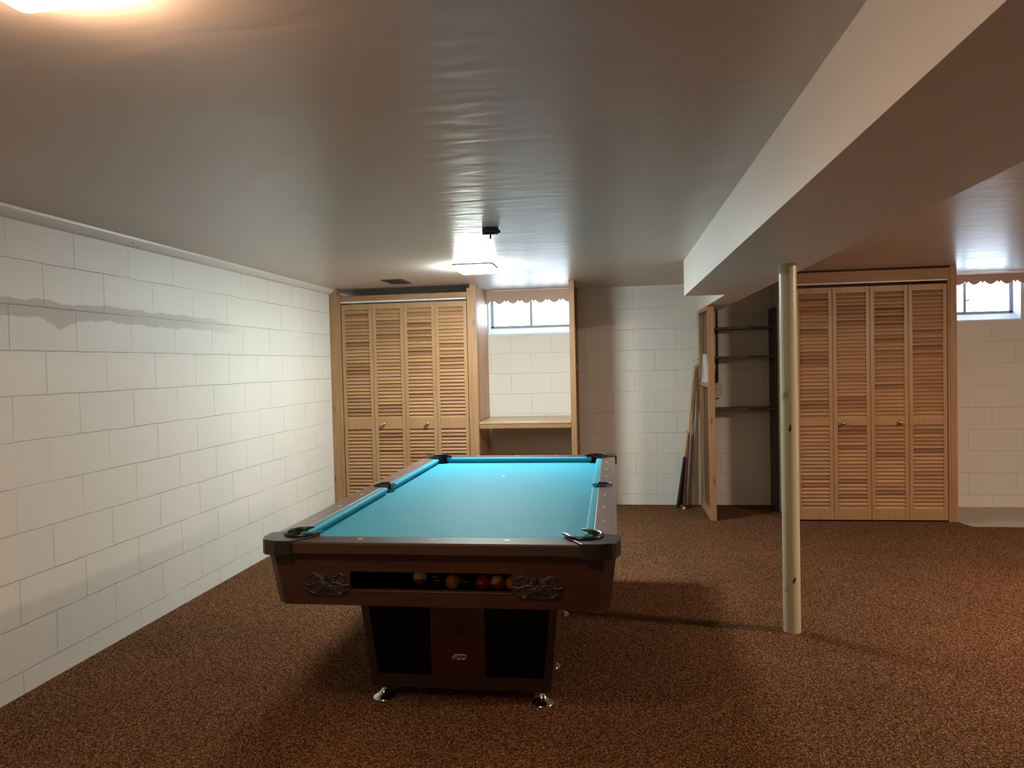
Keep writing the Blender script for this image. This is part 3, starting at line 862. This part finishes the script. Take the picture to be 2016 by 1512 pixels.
wallpiece(fr, fl, fpt(SX0), SZ0, SZ1); wallpiece(fr, fpt(SX1), frt, SZ0, SZ1)
front = fr.build('front_apron', M['walnut_z'], T)
bk = MB()
wallpiece(bk, lambda z: (at(z, 'xr') - CH, at(z, 'yf'), at(z, 'xr') - CH, at(z, 'yf') - th_), lambda z: (at(z, 'xl') + CH, at(z, 'yf'), at(z, 'xl') + CH, at(z, 'yf') - th_), ZA, ZT)
bk.build('rear_apron', M['walnut_z'], T)
for sgn, key in ((1, 'xl'), (-1, 'xr')):
    sd = MB()
    wallpiece(sd, lambda z: (at(z, key), at(z, 'yn') + CH, at(z, key) + sgn * th_, at(z, 'yn') + CH), lambda z: (at(z, key), at(z, 'yf') - CH, at(z, key) + sgn * th_, at(z, 'yf') - CH), ZA, ZT)
    sd.build('side_apron', M['walnut_y'], T)
for kx, sx in (('xl', 1), ('xr', -1)):
    for ky, sy in (('yn', 1), ('yf', -1)):
        ch = MB()
        wallpiece(ch, lambda z: (at(z, kx), at(z, ky) + sy * CH, at(z, kx) + sx * th_, at(z, ky) + sy * CH), lambda z: (at(z, kx) + sx * CH, at(z, ky), at(z, kx) + sx * CH, at(z, ky) + sy * th_), ZA, ZT)
        ch.build('corner_board', M['walnut'], T)
MB().box(TX0 + .06, TX1 - .06, TY0 + .08, TY1 - .08, .705, .7245).build('underframe', M['walnut'], T)
# ball return box behind the slot
tr = MB()
BX0, BX1, BY0, BY1 = -.985, -.330, TY0 + .066, TY0 + .36
tr.box(BX0, BX1, BY0, BY1, .5475, .5530); tr.box(BX0, BX1, BY0, BY1, .690, .695)
tr.box(BX0, BX0 + .006, BY0, BY1, .5530, .690); tr.box(BX1 - .006, BX1, BY0, BY1, .5530, .690); tr.box(BX0 + .006, BX1 - .006, BY1 - .006, BY1, .5530, .690)
ret = tr.build('ball_return', M['blackpanel'], T)
MB().box(SX0, SX1, at(SZ0, 'yn') - .002, at(SZ0, 'yn') + .020, SZ0 - .006, SZ0 + .0005).build('slot_strip', M['walnut'], front, bevel=.002)

# carved applique left and right of the slot
def applique(cx, cz, w, h):
    mb = MB()
    y = at(cz, 'yn')
    def S(pts, r): mb.tube([(cx + a, y - .004 - .0015 * math.sin(i), cz + b_ - 0) for i, (a, b_) in enumerate(pts)], r, 6)
    for s_ in (1, -1):
        for t_ in (1, -1):
            # scrolls curling out from the centre
            sp = []
            for i in range(26):
                q = i / 25; a = q * 2.1 * PI; rr = (.0235 * (1 - q * .80))
                sp.append((s_ * (w * .30 + rr * math.cos(PI - a)), t_ * (h * .16 + rr * math.sin(PI - a)) ))
            S(sp, [.0046 * (1 - .5 * i / 25) for i in range(26)])
            sp = [(s_ * (w * (.04 + .40 * q)), t_ * (h * (.06 + .34 * math.sin(q * PI * .8)))) for q in [i / 14 for i in range(15)]]
            S(sp, [.0055 * (1 - .7 * i / 14) for i in range(15)])
        sp = [(s_ * (w * (.05 + .43 * q)), h * .05 * math.sin(q * 6)) for q in [i / 10 for i in range(11)]]
        S(sp, .0045)
        for k in range(4):
            a = PI / 2 + s_ * (.25 + k * .38)
            sp = [(.010 * math.cos(a) + q * .030 * math.cos(a), h * .02 + q * .036 * math.sin(a) + .008) for q in [i / 6 for i in range(7)]]
            S(sp, [.0048 * math.sin(PI * (.15 + .8 * i / 6)) for i in range(7)])
            sp = [(q * .032 * math.cos(a), -h * .04 - q * .038 * math.sin(a)) for q in [i / 6 for i in range(7)]]
            S(sp, [.0048 * math.sin(PI * (.15 + .8 * i / 6)) for i in range(7)])
    mb.lathe([(.0001, 0), (.010, .0), (.008, .008), (.0001, .011)], (cx, y - .001, cz), 'y', 14)
    # pierced backing in the outline of the carving
    out = []
    for i in range(60):
        a = 2 * PI * i / 60
        k = 1 + .06 * math.cos(9 * a)
        c_, s2 = math.cos(a), math.sin(a)
        rx = w * .5 * k / max(abs(c_) ** .5 * 1.0, .55) * (abs(c_) ** .5 if abs(c_) > .3 else .55)
        out.append((cx + min(1, max(-1, c_ * 1.18)) * w * .47 * k, cz + min(1, max(-1, s2 * 1.12)) * h * .44 * k))
    mb.prism(out, y - .003, y + .012, lambda a, b_, c2: (a, c2, b_))
    mb.build('carved_applique', M['carved'], T, smooth=True)
applique(-1.041, .630, .176, .092)
applique(-.272, .632, .182, .096)

# pedestals
def pedestal(yf, yb, front_face):
    xt0, xt1, xb0, xb1, zt, z0 = -1.108, -.224, -1.045, -.277, .705, .045
    f = lambda z: ((z - z0) / (zt - z0))
    xl = lambda z: xb0 + (xt0 - xb0) * (z - z0) / (.56 - z0) if z < .56 else xt0
    xr = lambda z: xb1 + (xt1 - xb1) * (z - z0) / (.56 - z0) if z < .56 else xt1
    B = MB()
    ztop = .703 if not front_face else .539
    B.hexa([(xl(z0), yf, z0), (xr(z0), yf, z0), (xr(z0), yb, z0), (xl(z0), yb, z0), (xl(ztop), yf, ztop), (xr(ztop), yf, ztop), (xr(ztop), yb, ztop), (xl(ztop), yb, ztop)])
    body = B.build('pedestal', M['walnut_z'], T, bevel=.003)
    if front_face:
        y0, y1 = yf - .014, yf - .0005
        zt2 = .537
        def strip(xa, xb_, za, zb2, mat, name, d=0.0, par=body, bev=.002):
            xa_ = xa if callable(xa) else (lambda z, c_=xa: c_); xb__ = xb_ if callable(xb_) else (lambda z, c_=xb_: c_)
            MB().hexa([(xa_(za), y0 + d, za), (xb__(za), y0 + d, za), (xb__(za), y1, za), (xa_(za), y1, za),
                       (xa_(zb2), y0 + d, zb2), (xb__(zb2), y0 + d, zb2), (xb__(zb2), y1, zb2), (xa_(zb2), y1, zb2)]).build(name, mat, par, bevel=bev)
        strip(xl, lambda z: xl(z) + .034, z0, zt2, M['walnut_z'], 'stile')
        strip(lambda z: xr(z) - .034, xr, z0, zt2, M['walnut_z'], 'stile')
        strip(lambda z: xl(z) + .034, lambda z: xr(z) - .034, z0, z0 + .056, M['walnut'], 'bottom_rail')
        strip(-.785, -.550, z0 + .056, zt2, M['redwood'], 'centre_panel', .002)
        strip(lambda z: xl(z) + .034, -.785, z0 + .056, zt2, M['blackpanel'], 'inset_panel', .010, bev=0)
        strip(-.550, lambda z: xr(z) - .034, z0 + .056, zt2, M['blackpanel'], 'inset_panel', .010, bev=0)
        MB().lathe([(.0001, 0), (.025, 0), (.025, .004), (.020, .007), (.017, .004), (.008, .004), (.006, .006), (.0001, .006)], (-.664, y0 + .002, .293), 'y', 28).build('cam_lock', M['carved'], body, smooth=True)
        # maker's mark: a slanted bar letter with a short row of low letters
        lg = MB(); W = lambda a, b_, c_: (-.691 + a + .35 * b_, c_, .171 + b_)
        for q in ([(0.000, .018), (.050, .018), (.050, .024), (.000, .024)],
                  [(0.000, 0), (.006, 0), (.006, .018), (.000, .018)],
                  [(-.006, .009), (.016, .009), (.016, .013), (-.006, .013)],
                  [(.018, 0), (.022, 0), (.022, .013), (.018, .013)], [(.022, 0), (.032, 0), (.032, .0045), (.022, .0045)], [(.030, .0045), (.034, .0045), (.034, .013), (.030, .013)],
                  [(.036, 0), (.050, 0), (.050, .0045), (.036, .0045)], [(.042, .0045), (.046, .0045), (.046, .013), (.042, .013)], [(.050, 0), (.054, 0), (.054, .018), (.050, .018)]):
            lg.prism(q, y0 - .001, y0 + .002, W)
        lg.build('maker_mark', M['pearl'], body)
    return body
PY0 = 2.975
pedestal(PY0, PY0 + .42, True)
pedestal(TY1 - (PY0 - TY0) - .42, TY1 - (PY0 - TY0), False)
MB().box(-.80, -.50, PY0 + .42, TY1 - (PY0 - TY0) - .42, .12, .30).build('stretcher_beam', M['walnut_z'], T)
prof = [(.0001, .0), (.047, .0), (.0475, .003), (.045, .0065), (.036, .011), (.024, .019), (.015, .030), (.010, .038), (.009, .0455), (.0001, .0455)]
for x in (-.995, -.314):
    for y in (2.965, PY0 + .36, TY1 - .87, TY1 - .51):
        MB().lathe(prof, (x, y, 0), 'z', 36).build('leveling_foot', M['chrome'], T, smooth=True)

# ------------------------------------------------------------------ balls in the return
CREAM = (.92, .74, .50)
balls = [
    (-.764, 2.755, ball_mat('ball_cream_stripe', (.55, .12, .03), CREAM, (.55, .1, 0)), 'cream striped ball lying alone at the slot end, orange showing beneath'),
    (-.680, 2.715, ball_mat('ball_dark_stripe', (.006, .016, .012), None), 'dark green ball between the cream and the orange ball'),
    (-.622, 2.700, ball_mat('ball_orange', (.85, .30, .04)), 'plain orange ball between two dark balls'),
    (-.564, 2.700, ball_mat('ball_black', (.005, .006, .008)), 'black ball between the orange and the crimson ball'),
    (-.504, 2.700, ball_mat('ball_crimson', (.62, .015, .045)), 'plain crimson ball beside the cream-topped red one'),
    (-.446, 2.700, ball_mat('ball_red_cream', (.90, .62, .32), (.62, .05, .04), (-.35, .35, 0)), 'red ball with a cream cap between crimson and orange balls'),
    (-.388, 2.700, ball_mat('ball_amber', (.86, .36, .07)), 'orange ball half hidden behind the slot end'),
]
R_ = .0286
for i, (x, y, mt, lab) in enumerate(balls):
    bm = bmesh.new(); bmesh.ops.create_uvsphere(bm, u_segments=40, v_segments=24, radius=R_)
    me = bpy.data.meshes.new('pool_ball'); bm.to_mesh(me); bm.free(); me.materials.append(mt)
    for f in me.polygons: f.use_smooth = True
    o = bpy.data.objects.new('pool_ball', me); COL.objects.link(o)
    o.location = (x, y, .5532 + R_)
    tag(o, lab, 'pool ball', 'balls in the return slot')
    def mark(strokes, mat, name):
        """thin marks hugging the ball surface; strokes are lists of (azimuth, elevation) towards the room"""
        mb = MB()
        for st in strokes:
            mb.tube([Vector((math.sin(a) * math.cos(e), -math.cos(a) * math.cos(e), math.sin(e))) * (R_ + .00005) for a, e in st], .0010, 6)
        q = mb.build(name, mat); q.parent = o
    if i == 0: mark([[(-.15, .62), (.05, .70)], [(-.10, .85), (.30, .98)], [(.02, .66), (.18, .78)]], M['black'], 'number_marking')
    if i == 1: mark([[(-.95 + .13 * k, .55 + .25 * math.sin(k * .35)) for k in range(9)]], M['offwhite'], 'cream_band_edge')
    if i == 3: mark([[(-1.15 + .02 * k, .05 + .12 * k) for k in range(7)]], M['offwhite'], 'cream_band_edge')
